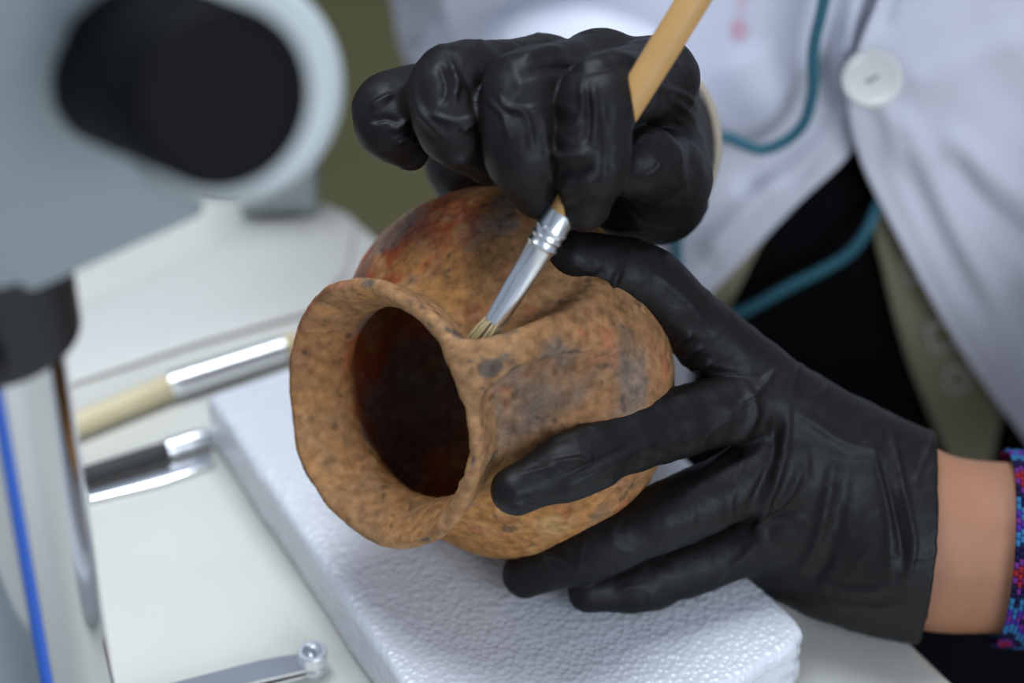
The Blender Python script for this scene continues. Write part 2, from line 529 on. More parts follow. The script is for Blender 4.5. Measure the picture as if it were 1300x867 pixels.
hole_side = np.where(r_ > 38, 1.0, 0.0)
G = smin(G, Hc, 3.5)
V, Q = g.nets(G)
V = relax(V, Q, 1, 0.5)
N = vnormals(V, Q)
rel = V - POT
sv = rel @ AX; v1 = rel @ E1; v2 = rel @ E2; rv = np.hypot(v1, v2); av = np.arctan2(v1, v2)
outer = ((rel - np.outer(sv, AX)) * N).sum(1) > 0
lipin = (~outer) & (sv > 34)
rough = 0.5 + 0.9 * np.clip((sv - 36) / 10, 0, 1)
disp = 0.5 * fbm(V, 22, 1) + rough * 0.34 * fbm(V, 6, 2) - 0.9 * np.clip(vnoise(V, 5.0, 8) - 0.55, 0, 1) * rough * 1.6
disp += np.where(lipin, 1.3 * np.clip(fbm(V, 6, 31), 0, 1) * np.clip(0.6 - 0.02 * v1, 0.2, 1.4), 0)
# pitted, crusted area beside the handle
uu, vv_, _ = proj(V)
pit = np.exp(-(((uu - 740) / 75) ** 2 + ((vv_ - 440) / 55) ** 2)) * (N @ F_ < 0)
disp += pit * (0.9 * fbm(V, 3.2, 77))
V = V + N * disp[:, None]
N = vnormals(V, Q)
def mixc(a, b, t): return a * (1 - t[:, None]) + np.asarray(b) * t[:, None]
def sst(x, a, b): t = np.clip((x - a) / (b - a), 0, 1); return t * t * (3 - 2 * t)
n1, n2, n3 = fbm(rel, 30, 40), fbm(rel, 14, 50), fbm(rel, 7, 60)
C = np.tile(np.array([0.52, 0.26, 0.085]), (len(V), 1))                     # warm clay
C = mixc(C, (0.50, 0.105, 0.032), np.clip(sst(n1 + 0.5 * n2 + 0.010 * (v1 - v2), 0.05, 0.6), 0, 1))             # red slip
C = mixc(C, (0.60, 0.38, 0.16), sst(n2 + 0.6 * n3, 0.12, 0.6) * 0.8)           # ochre crust
C = mixc(C, (0.42, 0.23, 0.11), sst(v2 + 9 * n2, 24, 42) * 0.75)               # browner by the handle
C = mixc(C, (0.44, 0.13, 0.06), sst(n3, 0.25, 0.6) * 0.6)
soot = sst(n1 - 0.4 * n2, 0.05, 0.4)                           # grey fire-clouding in patches
C = mixc(C, (0.25, 0.215, 0.18), np.where(sv < 44, soot, 0) * 0.8)
rim = sst(sv, 40, 46)
C = mixc(C, (0.46, 0.27, 0.13), rim * 0.85)
C = mixc(C, (0.50, 0.26, 0.10), np.where(lipin, sst(n2 + n3, -0.3, 0.4), 0) * 0.9)
C = mixc(C, (0.10, 0.095, 0.09), np.where(outer, rim * sst(n2 + n3, 0.3, 0.6), 0) * 0.85)
C = mixc(C, (0.36, 0.12, 0.07), np.where(outer, rim * sst(v1 - v2, 20, 45), 0) * 0.6)
C *= (1 + 0.25 * n3)[:, None]
n4, n5 = fbm(rel, 3.5, 71), fbm(rel, 9, 81)
C = mixc(C, (0.085, 0.065, 0.05), sst(n4 + 0.4 * n5, 0.42, 0.72) * 0.7)                # dark flecks
C = mixc(C, (0.40, 0.12, 0.05), sst(n5 - 0.3 * n4, 0.35, 0.65) * np.where(sv < 40, 0.45, 0.2))  # rust spots
C = mixc(C, (0.60, 0.42, 0.24), sst(-n4 + 0.5 * n5, 0.4, 0.9) * 0.35)                # pale crust
C = np.clip(C * np.array([1.06, 1.0, 0.95]), 0.008, 0.9)
hw = np.abs(rel @ HT)
hs = rel @ HD
fc = V[Q].mean(1) - POT
fs, fr = fc @ AX, fc @ HD
nd = np.interp(fs, prof[70:, 0], prof[70:, 1])
isH = (fr > nd + 4.2) & (np.abs(fc @ HT) < 15) & (fs > 8) & (fs < 56) & (fr > 44)
proot = root('clay_pot', on_z(644, 642, FZ), 'small rust and grey clay pot lying on its side, wide mouth open', 'pot')
def sub_mesh(mask):
    q = Q[mask]; ids = np.unique(q); mp = np.full(len(V), -1); mp[ids] = np.arange(len(ids))
    return V[ids], mp[q], N[ids], C[ids]
for nm, mk in (('pot_body', ~isH), ('handle', isH)):
    v_, q_, n_, c_ = sub_mesh(mk)
    mesh_obj(nm, v_, q_, M_clay, proot, normals=n_, color=c_)

# ----------------------------------------------------------------- person: skeleton
def dcoat(u, v): return 95 + 0.20 * (v - 100) + ((u - 1100) * 0.28) ** 2 / 330

# left arm (steadies the pot): wrist, elbow, shoulder
LW, LE, LS = P(1205, 690, 20), P(1800, 735, 14), P(1640, -380, 110)
# right arm (holds the brush)
RW, RE, RS = P(792, 185, 30), P(690, 45, 245), P(640, -480, 70)

def chainP(pts): return [P(*p) for p in pts]
LH = dict(
    fingers=[
        (chainP([(975, 503, -8), (822, 547, -32), (728, 590, -53), (655, 622, -57)]), [11.5, 10.2, 9.3, 7.4]),     # index
        (chainP([(990, 590, -8), (858, 650, -18), (752, 697, -18), (668, 729, -4)]), [11.5, 10.0, 9.4, 7.6]),      # middle
        (chainP([(985, 668, 2), (888, 712, 2), (815, 738, -2), (748, 751, -7)]), [11.0, 9.2, 8.8, 6.6]),           # ring
        (chainP([(990, 712, 16), (920, 700, 34), (850, 690, 38), (800, 685, 36)]), [10.0, 8.6, 7.8, 6.4]),         # little, tucked behind
        (chainP([(1060, 560, 4), (925, 452, -10), (815, 350, -29), (728, 325, -43)]), [13.0, 11.0, 10.2, 8.0]),    # thumb
    ],
    palm=[(P(1170, 645, 12), P(975, 512, -6), 18, 13), (P(1180, 680, 10), P(990, 592, -4), 20, 14), (P(1185, 715, 14), P(985, 665, 4), 20, 13.5),
          (P(1185, 725, 22), P(995, 708, 14), 18, 12.5), (P(1150, 610, 12), P(1010, 545, 2), 16, 14), (P(1205, 690, 20), P(1120, 680, 14), 27, 25),
          (P(1215, 712, 22), P(1050, 716, 16), 22, 16)],
    wrist=(LW, LE))
RH = dict(
    fingers=[
        (chainP([(832, 100, -38), (757, 122, -76), (752, 205, -80), (742, 262, -70)]), [12.0, 11.2, 10.0, 7.4]),    # index
        (chainP([(762, 90, -36), (660, 116, -70), (662, 192, -76), (682, 246, -66)]), [12.0, 11.6, 10.4, 7.4]),    # middle
        (chainP([(690, 94, -22), (566, 104, -58), (574, 162, -64), (618, 206, -52)]), [11.5, 11.2, 10.0, 6.8]),    # ring
        (chainP([(625, 108, -10), (488, 132, -38), (492, 164, -44), (520, 193, -38)]), [10.5, 9.6, 8.4, 5.6]),     # little
        (chainP([(840, 250, 4), (850, 226, -32), (815, 202, -58), (768, 214, -57)]), [15.0, 12.0, 9.6, 8.0]),      # thumb
    ],
    palm=[(P(822, 170, 24), P(832, 106, -36), 16, 12.5), (P(800, 165, 24), P(762, 98, -34), 17, 12.5), (P(770, 170, 24), P(692, 100, -20), 17, 12),
          (P(750, 185, 24), P(630, 112, -8), 17, 11.5), (P(822, 200, 28), P(838, 215, -22), 17.5, 14), (P(800, 238, 26), P(800, 235, 0), 20, 16),
          (P(786, 188, 45), P(788, 185, 15), 24, 24), (P(770, 190, 38), P(590, 214, 36), 18, 12)],
    wrist=(RW, RE))

def hand_field(g, H, off=0.0):
    palm = g.new()
    for a, b, ra, rb in H['palm']:
        g.capsule(palm, a, b, ra - off, rb - off, 9, margin=22)
    out = None
    for pts, rad in H['fingers']:
        f = g.chain(pts, [r - off for r in rad], 3)
        f = smin(palm, f, 6)
        out = f if out is None else smin(out, f, 1.2)
    return out

def bounds(H, extra, m):
    pts = [p for c, _ in H['fingers'] for p in c] + [q for t in H['palm'] for q in t[:2]] + list(extra)
    pts = np.array(pts)
    return pts.min(0) - m, pts.max(0) + m

# ---- body: torso, arms, hands inside the gloves, legs, as one skin
pel = P(1130, 1000, 400); chest = P(1130, -250, 145); neck = P(1130, -560, 60)
hipL, hipR = pel + np.array([75, 0, -20]), pel + np.array([-75, 0, -20])
kneeL, kneeR = np.array([hipL[0] + 70, hipL[1] - 330, hipL[2] + 10]), np.array([hipR[0] + 45, hipR[1] - 330, hipR[2] + 10])
ankL, ankR = np.array([kneeL[0], kneeL[1] + 20, Zf + 65]), np.array([kneeR[0], kneeR[1] + 20, Zf + 65])
toeL, toeR = ankL + np.array([0, -130, -38]), ankR + np.array([0, -130, -38])
def torso_field(g, G, off=0.0):
    for dx in (-48, 0, 48):
        v = np.array([dx, 0, 0])
        m = (pel + chest) / 2 + np.array([0, 8, 0])
        g.capsule(G, pel + v, m + v * 0.85, 82 + off, 76 + off, 20, 40)
        g.capsule(G, m + v * 0.85, chest + v * 1.1, 76 + off, 84 + off, 20, 40)
    for S in (LS, RS):
        g.capsule(G, chest, S, 70 + off, 46 + off, 20, 40)
    return G
def legs_field(g, G, off=0.0):
    for h, k, a, t in ((hipL, kneeL, ankL, toeL), (hipR, kneeR, ankR, toeR)):
        g.capsule(G, h, k, 78 + off, 56 + off, 20, 40); g.capsule(G, k, a, 54 + off, 34 + off, 12, 40)
        if off < 3: g.capsule(G, a, t, 32, 24, 12, 40)
    return G
allp = np.array([LE, RE, LS, RS, pel, neck, toeL, toeR, kneeL, kneeR, P(500, 150, -40), P(640, 740, -60)])
g = Grid(allp.min(0) - 95, allp.max(0) + 95, 4.0)
g.n[2] = int((max(allp[:, 2].max() + 40, 0) - g.lo[2]) / g.h); g.ax[2] = g.ax[2][:g.n[2]]
G = torso_field(g, g.new())
legs_field(g, G)
g.capsule(G, chest, neck, 52, 46, 20, 40)
for W, E, S in ((LW, LE, LS), (RW, RE, RS)):
    m = W * 0.5 + E * 0.5
    g.capsule(G, W, m, 27.0, 31, 4, 30); g.capsule(G, m, E, 31, 36, 10, 30); g.capsule(G, E, S, 38, 46, 14, 30)
for H in (LH, RH):
    G = smin(G, hand_field(g, H, 3.2), 6)
V, Q = g.nets(G)
V = relax(V, Q, 2, 0.5)
person = mesh_obj('person', V, Q, M_skin, origin=(pel[0], pel[1], Zf))
tag(person, 'person in white lab coat and black gloves brushing a clay pot', 'person')

# ---- clothes under the coat
g = Grid(np.minimum(pel, chest) - 170, np.maximum(pel, chest) + 175, 5.0)
G = torso_field(g, g.new(), 6)
V, Q = g.nets(G)
V = relax(V, Q, 2)
V = V + vnormals(V, Q) * (2.5 * fbm(V, 60, 4))[:, None]
tag(mesh_obj('shirt', V, Q, M_black, person), 'black knitted shirt')
lp = np.array([hipL, hipR, kneeL, kneeR, ankL, ankR])
g = Grid(lp.min(0) - 95, lp.max(0) + 95, 6.0)
G = legs_field(g, g.new(), 6)
for a in (ankL, ankR): g.capsule(G, a + np.array([0, 0, 60]), a, 48, 46, 8, 30)
G = g.halfspace_cut(G, (0, 0, Zf + 40), (0, 0, -1))
V, Q = g.nets(G)
tag(mesh_obj('trousers', V, Q, M_trouser, person), 'black trousers')
for t, a in ((toeL, ankL), (toeR, ankR)):
    g = Grid(np.minimum(t, a) - 48, np.maximum(t, a) + 48, 4.0)
    G = g.capsule(g.new(), a + np.array([0, 30, -28]), t, 36, 30, 8, 30)
    G = g.capsule(G, a + np.array([0, 0, 30]), a + np.array([0, 20, -20]), 36, 36, 8, 30)
    G = g.halfspace_cut(G, (0, 0, Zf + 1), (0, 0, -1)); G = g.halfspace_cut(G, a + np.array([0, 0, 40]), (0, 0, 1))
    V, Q = g.nets(G)
    mesh_obj('shoe', V, Q, M_rubber, person)

# ---- gloves
def glove(H, cutp, cutn, lines, label, folds, cuff_r=None):
    W, E = H['wrist']
    dirw = (E - W) / np.linalg.norm(E - W)
    lo_, hi_ = bounds(H, [cutp], 30)
    g = Grid(lo_, hi_, 0.7)
    G = hand_field(g, H)
    a, b, ra, rb = cuff_r
    g.capsule(G, a, b, ra, rb, 12, margin=24)
    G = g.halfspace_cut(G, cutp, cutn)
    V, Q = g.nets(G)
    V = relax(V, Q, 1)
    N = vnormals(V, Q)
    d = 0.45 * fbm(V, 13, 3) * 1.2 + 0.25 * fbm(V, 5, 7, 2)
    # slack: stretched wrinkles across the glove
    ridge = 1 - np.abs(vnoise(V @ np.array([[1.0, .3, 0], [-.3, .35, .2], [0, .2, 1.0]]), 11, 21))
    d += 0.4 * (np.clip(ridge, 0.75, 1) - 0.75) / 0.25 * folds
    d += creases(V, N, lines)
    V = V + N * d[:, None]
    return tag(mesh_obj('glove', V, Q, M_glove, person), label)

L_lines = [
    ([(1000, 515), (994, 580), (968, 650), (962, 682)], 7, 1.8), ([(985, 520), (978, 590), (950, 650)], 7, -1.3),
    ([(948, 488), (958, 530), (925, 570), (898, 592)], 6, 1.3),
    ([(660, 604), (712, 590), (745, 578)], 4, 1.1), ([(690, 588), (745, 582), (742, 580)], 3, 1.0),
    ([(680, 560), (740, 545), (820, 520)], 5, 0.8), ([(700, 612), (760, 585), (812, 560)], 5, -0.9), ([(720, 620), (790, 580), (840, 556)], 6, 1.0),
    ([(652, 640), (668, 634), (690, 640)], 4, -0.9),
    ([(788, 338), (775, 362), (762, 366)], 5, 1.5), ([(770, 340), (755, 352), (735, 350)], 5, -0.8),
    ([(855, 436), (880, 423)], 4, 1.2), ([(862, 452), (892, 440)], 4, 1.2), ([(872, 472), (905, 458)], 4, 1.2),
    ([(830, 345), (870, 380), (905, 425)], 7, 0.8),
    ([(1060, 580), (1036, 690), (1005, 735)], 8, 1.4), ([(1078, 590), (1055, 700), (1028, 745)], 8, -1.0),
    ([(1130, 540), (1148, 628), (1160, 690), (1150, 740)], 5, 1.3), ([(1117, 580), (1142, 678), (1146, 720)], 5, -1.2),
    ([(1105, 560), (1128, 650), (1130, 740)], 6, 0.9),
    ([(968, 654), (998, 630), (1020, 590)], 6, 1.2), ([(960, 665), (1000, 655), (1030, 660)], 5, 1.0),
    ([(850, 690), (800, 715), (760, 730)], 5, 0.5), ([(690, 700), (720, 712), (740, 735)], 5, 0.6),
    ([(960, 690), (930, 720), (900, 742)], 5, 0.9), ([(1020, 730), (1080, 750), (1140, 745)], 6, 0.9), ([(1040, 760), (1100, 772), (1160, 765)], 5, 0.8),
    ([(1010, 520), (1070, 560), (1120, 570)], 7, 0.9), ([(985, 470), (960, 500), (930, 520)], 5, 1.0),
]
R_lines = [
    ([(738, 100), (739, 145), (712, 182)], 4, 1.2), ([(752, 105), (756, 150), (752, 190)], 4, 1.0), ([(745, 110), (748, 160), (740, 185)], 4, -1.1),
    ([(695, 188), (716, 201), (755, 192)], 5, 1.7), ([(712, 236), (735, 234), (758, 222)], 5, 1.6), ([(705, 214), (730, 220), (755, 208)], 6, -1.2),
    ([(710, 262), (738, 262), (760, 250)], 5, -0.6), ([(765, 120), (770, 180), (765, 240)], 6, -0.9),
    ([(645, 135), (668, 148), (676, 190)], 4, 1.0), ([(618, 125), (640, 148), (646, 180)], 4, 0.9), ([(630, 118), (650, 140), (700, 135)], 4, 0.7), ([(690, 150), (694, 200), (706, 235)], 5, 0.9),
    ([(570, 72), (580, 108), (574, 132)], 4, 1.6), ([(556, 80), (566, 110), (560, 135)], 4, -1.0), ([(525, 100), (534, 140), (566, 178)], 5, 1.2), ([(545, 145), (580, 155), (604, 148)], 4, 1.0), ([(584, 168), (604, 154)], 4, 1.4), ([(545, 198), (590, 205), (624, 224)], 5, 0.9),
    ([(585, 90), (600, 115), (605, 140)], 5, -1.2),
    ([(468, 140), (485, 128), (500, 120)], 4, 1.3), ([(470, 155), (490, 150), (506, 156)], 4, -1.1), ([(495, 168), (510, 160), (515, 152)], 4, 1.3), ([(500, 185), (515, 176), (530, 182)], 4, 1.0),
    ([(655, 78), (690, 64), (730, 58)], 6, 1.2), ([(660, 95), (700, 85), (740, 90)], 6, -1.2), ([(720, 85), (770, 70), (830, 75)], 6, 1.1), ([(740, 92), (790, 84), (830, 95)], 5, -0.9),
    ([(805, 180), (820, 172), (834, 182)], 4, 0.9), ([(810, 225), (832, 215), (838, 200)], 4, 0.9),
    ([(845, 120), (880, 150), (895, 200)], 5, 1.3), ([(850, 150), (875, 180), (885, 230)], 5, -1.1), ([(840, 160), (862, 200), (870, 250)], 5, 1.1), ([(835, 110), (875, 125), (895, 160)], 4, 1.0),
]
fd = (LE - LW) / np.linalg.norm(LE - LW)
LC = P(1172, 690, 16)
lg = glove(LH, LC, fd, L_lines, 'black nitrile glove on the hand that steadies the pot', 0.8, (P(1150, 688, 14), P(1215, 690, 20), 28.5, 29.3))
rd = (RE - RW) / np.linalg.norm(RE - RW)
RC = P(783, 180, 60)
rg = glove(RH, RC, rd, R_lines, 'black nitrile glove on the hand that holds the brush', 0.9, (P(786, 185, 25), P(780, 178, 75), 26, 26))

# ---- coat: two front panels, both sleeves, back
def strip(L, Rr, du, nt_=90, ns=70, lines=(), thick=1.4, depth=dcoat):
    L = catmull(L, nt_); Rr = catmull(Rr, nt_)
    V = []
    s = np.linspace(0, 1, ns) ** 1.0
    UV = (L[:, None, :] * (1 - s)[None, :, None] + Rr[:, None, :] * s[None, :, None]).reshape(-1, 2)
    u, v = UV[:, 0], UV[:, 1]
    dl = depth(u, v) + du
    for line, w, amp in lines:
        q, t = polydist(u, v, catmull(line, 5 * len(line)))
        dl = dl - amp * np.exp(-(q / w) ** 2) * np.clip(5 * np.minimum(t, 1 - t) + 0.1, 0, 1)
    pts = np.array([P(a, b, c) for a, b, c in zip(u, v, dl)])
    dl2 = 3.0 * fbm(pts, 60, 11)
    pts = pts + dl2[:, None] * F_[None, :]
    back = pts + F_ * thick
    idx = np.arange(nt_ * ns).reshape(nt_, ns)
    q = np.stack([idx[:-1, :-1], idx[1:, :-1], idx[1:, 1:], idx[:-1, 1:]], -1).reshape(-1, 4)
    n = nt_ * ns
    qs = [q, q[:, ::-1] + n]
    per = np.concatenate([idx[0, :-1], idx[:-1, -1], idx[-1, :0:-1], idx[:0:-1, 0]])
    nx_ = np.roll(per, -1)
    qs.append(np.stack([per, nx_, nx_ + n, per + n], 1))
    return np.vstack([pts, back]), np.vstack(qs)

edgeR = [(1175, -260), (1150, -120), (1122, -20), (1090, 60), (1076, 120), (1088, 188), (1120, 262), (1207, 425), (1300, 556), (1400, 690)]
sideR = [(1720, -260), (1720, -120), (1720, -20), (1720, 60), (1720, 120), (1720, 188), (1720, 272), (1720, 425), (1720, 558), (1720, 700)]
Rlines = [
    ([(1130, 120), (1170, 200), (1215, 300), (1290, 430)], 16, 7), ([(1150, 200), (1195, 300), (1250, 400)], 14, -6),
    ([(1205, 190), (1240, 250), (1310, 310), (1400, 370)], 14, -11), ([(1190, 165), (1250, 215), (1330, 270)], 20, 8),
    ([(1100, 175), (1140, 265), (1220, 425), (1310, 555)], 5, -1.6), ([(1112, 120), (1130, 160), (1140, 210)], 9, 4),
    ([(1115, -20), (1100, 40), (1088, 90)], 8, 4), ([(1140, -30), (1118, 40)], 9, -5),
    ([(1135, 110), (1220, 90), (1330, 40)], 26, 5), ([(1280, 360), (1340, 460), (1420, 560)], 22, -9), ([(1250, 60), (1290, 130), (1380, 180)], 30, -5)]
pr = strip(edgeR, sideR, -7, 110, 90, [(l, w * 1.15, a_ * 0.6) for l, w, a_ in Rlines])
edgeL = [(1128, -260), (1125, -120), (1120, 0), (1110, 100), (1088, 184), (1010, 262), (935, 340), (900, 378), (884, 425), (872, 520)]
sideL = [(560, -260), (560, -120), (560, 0), (600, 100), (640, 184), (660, 262), (690, 340), (700, 400), (700, 460), (700, 530)]
Llines = [([(1070, 170), (1000, 240), (925, 320), (885, 360)], 6, -2.0), ([(1060, 20), (1048, 90), (1060, 150)], 12, -6), ([(1090, -40), (1080, 30), (1072, 100)], 14, 6),
          ([(1060, 130), (1000, 190), (930, 250)], 22, -6), ([(1000, 215), (940, 280), (890, 330)], 20, 6), ([(930, 60), (960, 120), (1000, 150)], 40, 5)]
pl = strip(edgeL, sideL, 2, 110, 90, Llines)
EDGE_L = pl[0][:110 * 90].reshape(110, 90, 3)[:, 0]
# sleeves as swept tubes with folds, hollow at the cuff
def sleeve(ctrl, radii, flat, seed, n=64, m=110, inner=7, amp=1.0):
    c = catmull(ctrl, m); rad = np.interp(np.linspace(0, 1, m), np.linspace(0, 1, len(radii)), radii)
    T = np.gradient(c, axis=0); T /= np.linalg.norm(T, axis=1)[:, None]
    x = R_.copy(); rows = []
    for i in range(m):
        x = x - T[i] * (x @ T[i]); x /= np.linalg.norm(x); y = np.cross(T[i], x)
        a = np.linspace(0, 2 * math.pi, n, endpoint=False)
        rows.append(c[i] + rad[i] * (np.cos(a)[:, None] * x * flat + np.sin(a)[:, None] * y))
    V = np.array(rows).reshape(-1, 3)
    ctr = np.repeat(c, n, 0); nn = V - ctr; nn /= np.linalg.norm(nn, axis=1)[:, None]
    fade = np.repeat(np.clip(np.arange(m) / 8, 0, 1), n)
    V = V + nn * (fade * amp * (5.0 * fbm(V, 55, seed) + 1.6 * fbm(V, 20, seed + 5)) + 0.8 * fbm(V, 25, seed + 3))[:, None]
    V = V.reshape(m, n, 3)
    # turn the hem inwards
    inn = [V[k] + (c[k] - V[k]) / np.linalg.norm(c[k] - V[k], axis=1)[:, None] * 1.8 for k in range(inner, -1, -1)]
    Vf = np.vstack([np.array(inn).reshape(-1, 3), V.reshape(-1, 3)])
    rowsn = m + inner + 1
    ix = np.arange(rowsn * n).reshape(rowsn, n)
    q = np.stack([ix[:-1], np.roll(ix, -1, 1)[:-1], np.roll(ix, -1, 1)[1:], ix[1:]], -1).reshape(-1, 4)
    return Vf, q
sR = sleeve([P(784, 184, 20), P(770, 165, 80), P(735, 115, 160), RE + 4 * F_, P(650, -160, 210), RS], [32.5, 37, 47, 56, 58, 62], 1.0, 3)
sL = sleeve([P(1480, 711, 17), P(1560, 717, 16), P(1680, 726, 15), LE, P(1800, 420, 70), LS], [44, 46, 50, 52, 56, 62], 1.0, 13)
cv, cq, n = [], [], 0
for v_, q_ in (pl, pr, sR, sL):
    cv.append(v_); cq.append(q_ + n); n += len(v_)
cv = np.vstack(cv); cq = np.vstack(cq)
cu, cv2, _ = proj(cv)
pink = np.clip(1.6 - 1.3 * np.hypot((cu - 938) / 13, (cv2 - 38) / 17), 0, 1) + 0.6 * np.clip(1.5 - 1.3 * np.hypot((cu - 942) / 10, (cv2 - 4) / 15), 0, 1)
pink[len(pl[0]):] = 0
cc = np.ones((len(cv), 3)) * (1 - np.clip(pink, 0, 1) * 0.75)[:, None] + np.array([0.95, 0.45, 0.50]) * (np.clip(pink, 0, 1) * 0.75)[:, None]
coat = mesh_obj('coat', cv, cq, M_coat, person, color=cc)
tag(coat, 'open white cotton lab coat')
# hem of the brush-side cuff
hemc = catmull([P(784, 184, 20), P(770, 165, 80), P(735, 115, 160)], 60)[:6]
hs_ = []
x0 = R_
T = (hemc[1] - hemc[0]) / np.linalg.norm(hemc[1] - hemc[0])
x0 = x0 - T * (x0 @ T); x0 /= np.linalg.norm(x0); y0 = np.cross(T, x0)
ring = [hemc[0] + 32.6 * (math.cos(a) * x0 + math.sin(a) * y0) for a in np.linspace(0, 2 * math.pi, 73)]
ring = np.array(ring); ring = ring + ((ring - hemc[0]) / 32.6) * (0.8 * fbm(ring, 25, 6))[:, None]
hv, hf = tube(ring, 1.5, 8, False)
tag(mesh_obj('cuff_hem', hv, hf, M_cuff, coat), 'beige hem of the coat cuff')

# button with raised rim, two holes and thread
bt = P(1107, 101, dcoat(1107, 101) - 17)
bn_ = camdir(-0.10, 0.10, -1.0)
rb = 10.6
pf = [(-1.6, 7.5), (-1.2, 9.6), (0, rb), (1.2, rb), (1.9, rb - 0.8), (2.0, rb - 1.6), (1.5, rb - 2.8), (1.1, rb - 4.5), (1.0, 0.01)]
btn = mesh_obj('button', *lathe(bt, bn_, pf, 48), M_button, coat)
bx, by, bd = frame(bn_)
for a in (0.6, 0.6 + math.pi):
    q = bt + bd * 0.9 + 1.7 * (math.cos(a) * bx + math.sin(a) * by)
    mesh_obj('button_hole', *lathe(q, bd, [(0, 0.85), (0.25, 0.85), (0.3, 0.6)], 16), M_thread, btn)
tq = [bt + bd * (1.0 + 0.7 * math.sin(math.pi * t)) + (2 * t - 1) * 1.7 * (math.cos(0.6) * bx + math.sin(0.6) * by) for t in np.linspace(0, 1, 9)]
mesh_obj('thread', *tube(tq, 0.35, 8), M_thread, btn)

# vest under the coat
vL = [(1150, 180), (1113, 282), (1122, 345), (1150, 450), (1200, 572), (1260, 700)]
vR = [(1500, 180), (1500, 282), (1500, 345), (1500, 450), (1500, 572), (1500, 700)]
v1_ = strip(vL, vR, 5, 60, 40)
v2L = [(1000, 150), (992, 262), (962, 318), (935, 372), (915, 410), (890, 430)]
v2R = [(740, 150), (740, 262), (740, 318), (740, 372), (740, 410), (740, 430)]
v2_ = strip(v2L, v2R, 9, 60, 40)
vest = mesh_obj('vest', np.vstack([v1_[0], v2_[0]]), np.vstack([v1_[1], v2_[1] + len(v1_[0])]), M_vest, person)
tag(vest, 'beige vest with pale outlined shapes')
def outline(pts, closed=True, r=0.6):
    q = np.array([P(u, v, dcoat(u, v) + 1.5) for u, v in pts])
    # settle on the vest surface (same low swell as the cloth)
    q = q + (3.0 * fbm(q, 60, 11))[:, None] * F_ + F_ * 2.2
    return tube(q, r, 8, False, flat=1.0)
def rect_outline(c, w, h, rot):
    cs = [(-w, -h), (w, -h), (w, h), (-w, h), (-w, -h)]
    pts = []
    for i in range(4):
        for t in np.linspace(0, 1, 8, endpoint=False):
            x = cs[i][0] * (1 - t) + cs[i + 1][0] * t; y = cs[i][1] * (1 - t) + cs[i + 1][1] * t
            pts.append((c[0] + x * math.cos(rot) - y * math.sin(rot), c[1] + x * math.sin(rot) + y * math.cos(rot)))
    return pts + [pts[0]]
for nm, pts in (('square_print', rect_outline((1196, 427), 16, 15, -0.2)), ('square_print', rect_outline((1163, 342), 12, 14, -0.25)),
                ('circle_print', [(1216 + 15 * math.cos(a), 482 + 15 * math.sin(a)) for a in np.linspace(0, 2 * math.pi, 33)])):
    mesh_obj(nm, *outline(pts), M_print, vest)

# pink ink mark on the coat
def stain(pts, name='ink_stain'):
    q = np.array([P(u, v, dcoat(u, v) + 2) for u, v in pts])
    return q
# ---- bracelet of knotted thread around the wrist
bw = LW + fd * 25
bx, by, bd = frame(fd)
NK, NR = 84, 11
BV, BF, BC = [], [], []
pal = np.array([[0.30, 0.02, 0.03], [0.04, 0.17, 0.36], [0.16, 0.03, 0.22], [0.015, 0.012, 0.05], [0.07, 0.03, 0.30]])
for j in range(NK):
    for i in range(NR):
        a = 2 * math.pi * (j + 0.5 * (i % 2)) / NK
        rad = 31.6 + 0.25 * math.sin(a * 5)
        o_ = math.cos(a) * bx + math.sin(a) * by
        t_ = -math.sin(a) * bx + math.cos(a) * by
        c = bw + o_ * rad + fd * ((i - NR / 2) * 1.45)
        d1 = abs((j % 12) - 6) + abs(i - 5)
        d1 = abs((j % 14) - 7) + abs(((i + 4) % 10) - 5)
        ci = (0, 0, 2, 3, 3, 1, 1, 4, 2, 3, 0, 0, 0)[d1]
        b0 = len(BV)
        for sx, sy, sz in ((-1, -1, 0), (1, -1, 0), (1, 1, 0), (-1, 1, 0), (-.5, -.5, 1), (.5, -.5, 1), (.5, .5, 1), (-.5, .5, 1)):
            BV.append(c + t_ * sx * 1.35 + fd * sy * 0.85 + o_ * (sz * 1.0 - 0.3)); BC.append(pal[ci])
        BF += [(b0, b0 + 1, b0 + 5, b0 + 4), (b0 + 1, b0 + 2, b0 + 6, b0 + 5), (b0 + 2, b0 + 3, b0 + 7, b0 + 6), (b0 + 3, b0, b0 + 4, b0 + 7), (b0 + 4, b0 + 5, b0 + 6, b0 + 7), (b0 + 3, b0 + 2, b0 + 1, b0)]
brc = mesh_obj('bracelet', BV, np.array(BF), M_knot, person, color=np.array(BC))
tag(brc, 'woven bracelet in red, blue and purple diamonds')

# ----------------------------------------------------------------- brush in the hand
b0, b1 = P(612, 434, -60), P(884, -6, -86)
bdir = (b1 - b0) / np.linalg.norm(b1 - b0)
def along(u): # point on the brush line at image column u
    t = (u - 612) / (884 - 612); return b0 + (b1 - b0) * t
broot = root('paint_brush', b0, 'slim wooden brush with silver ferrule held in the gloved fist', 'brush')
fe0, fe1 = along(628), along(716)
Lf = np.linalg.norm(fe1 - fe0)
r0, r1 = 3.2, 4.6
fp = [(0, r0 - 0.5), (0, r0), (Lf * 0.3, r0 + 0.5), (Lf * 0.68, 4.2), (Lf * 0.69, 4.5), (Lf * 0.71, 4.9), (Lf * 0.73, 4.5), (Lf * 0.75, 4.3), (Lf * 0.775, 4.9), (Lf * 0.80, 4.5), (Lf * 0.82, 4.5), (Lf * 0.845, 5.0), (Lf * 0.87, 4.6), (Lf, 4.7), (Lf, 4.2)]
mesh_obj('ferrule', *lathe(fe0, bdir, fp, 48), M_alu, broot)
hd0 = along(708); Lh = np.linalg.norm(P(955, -121, -91) - hd0)
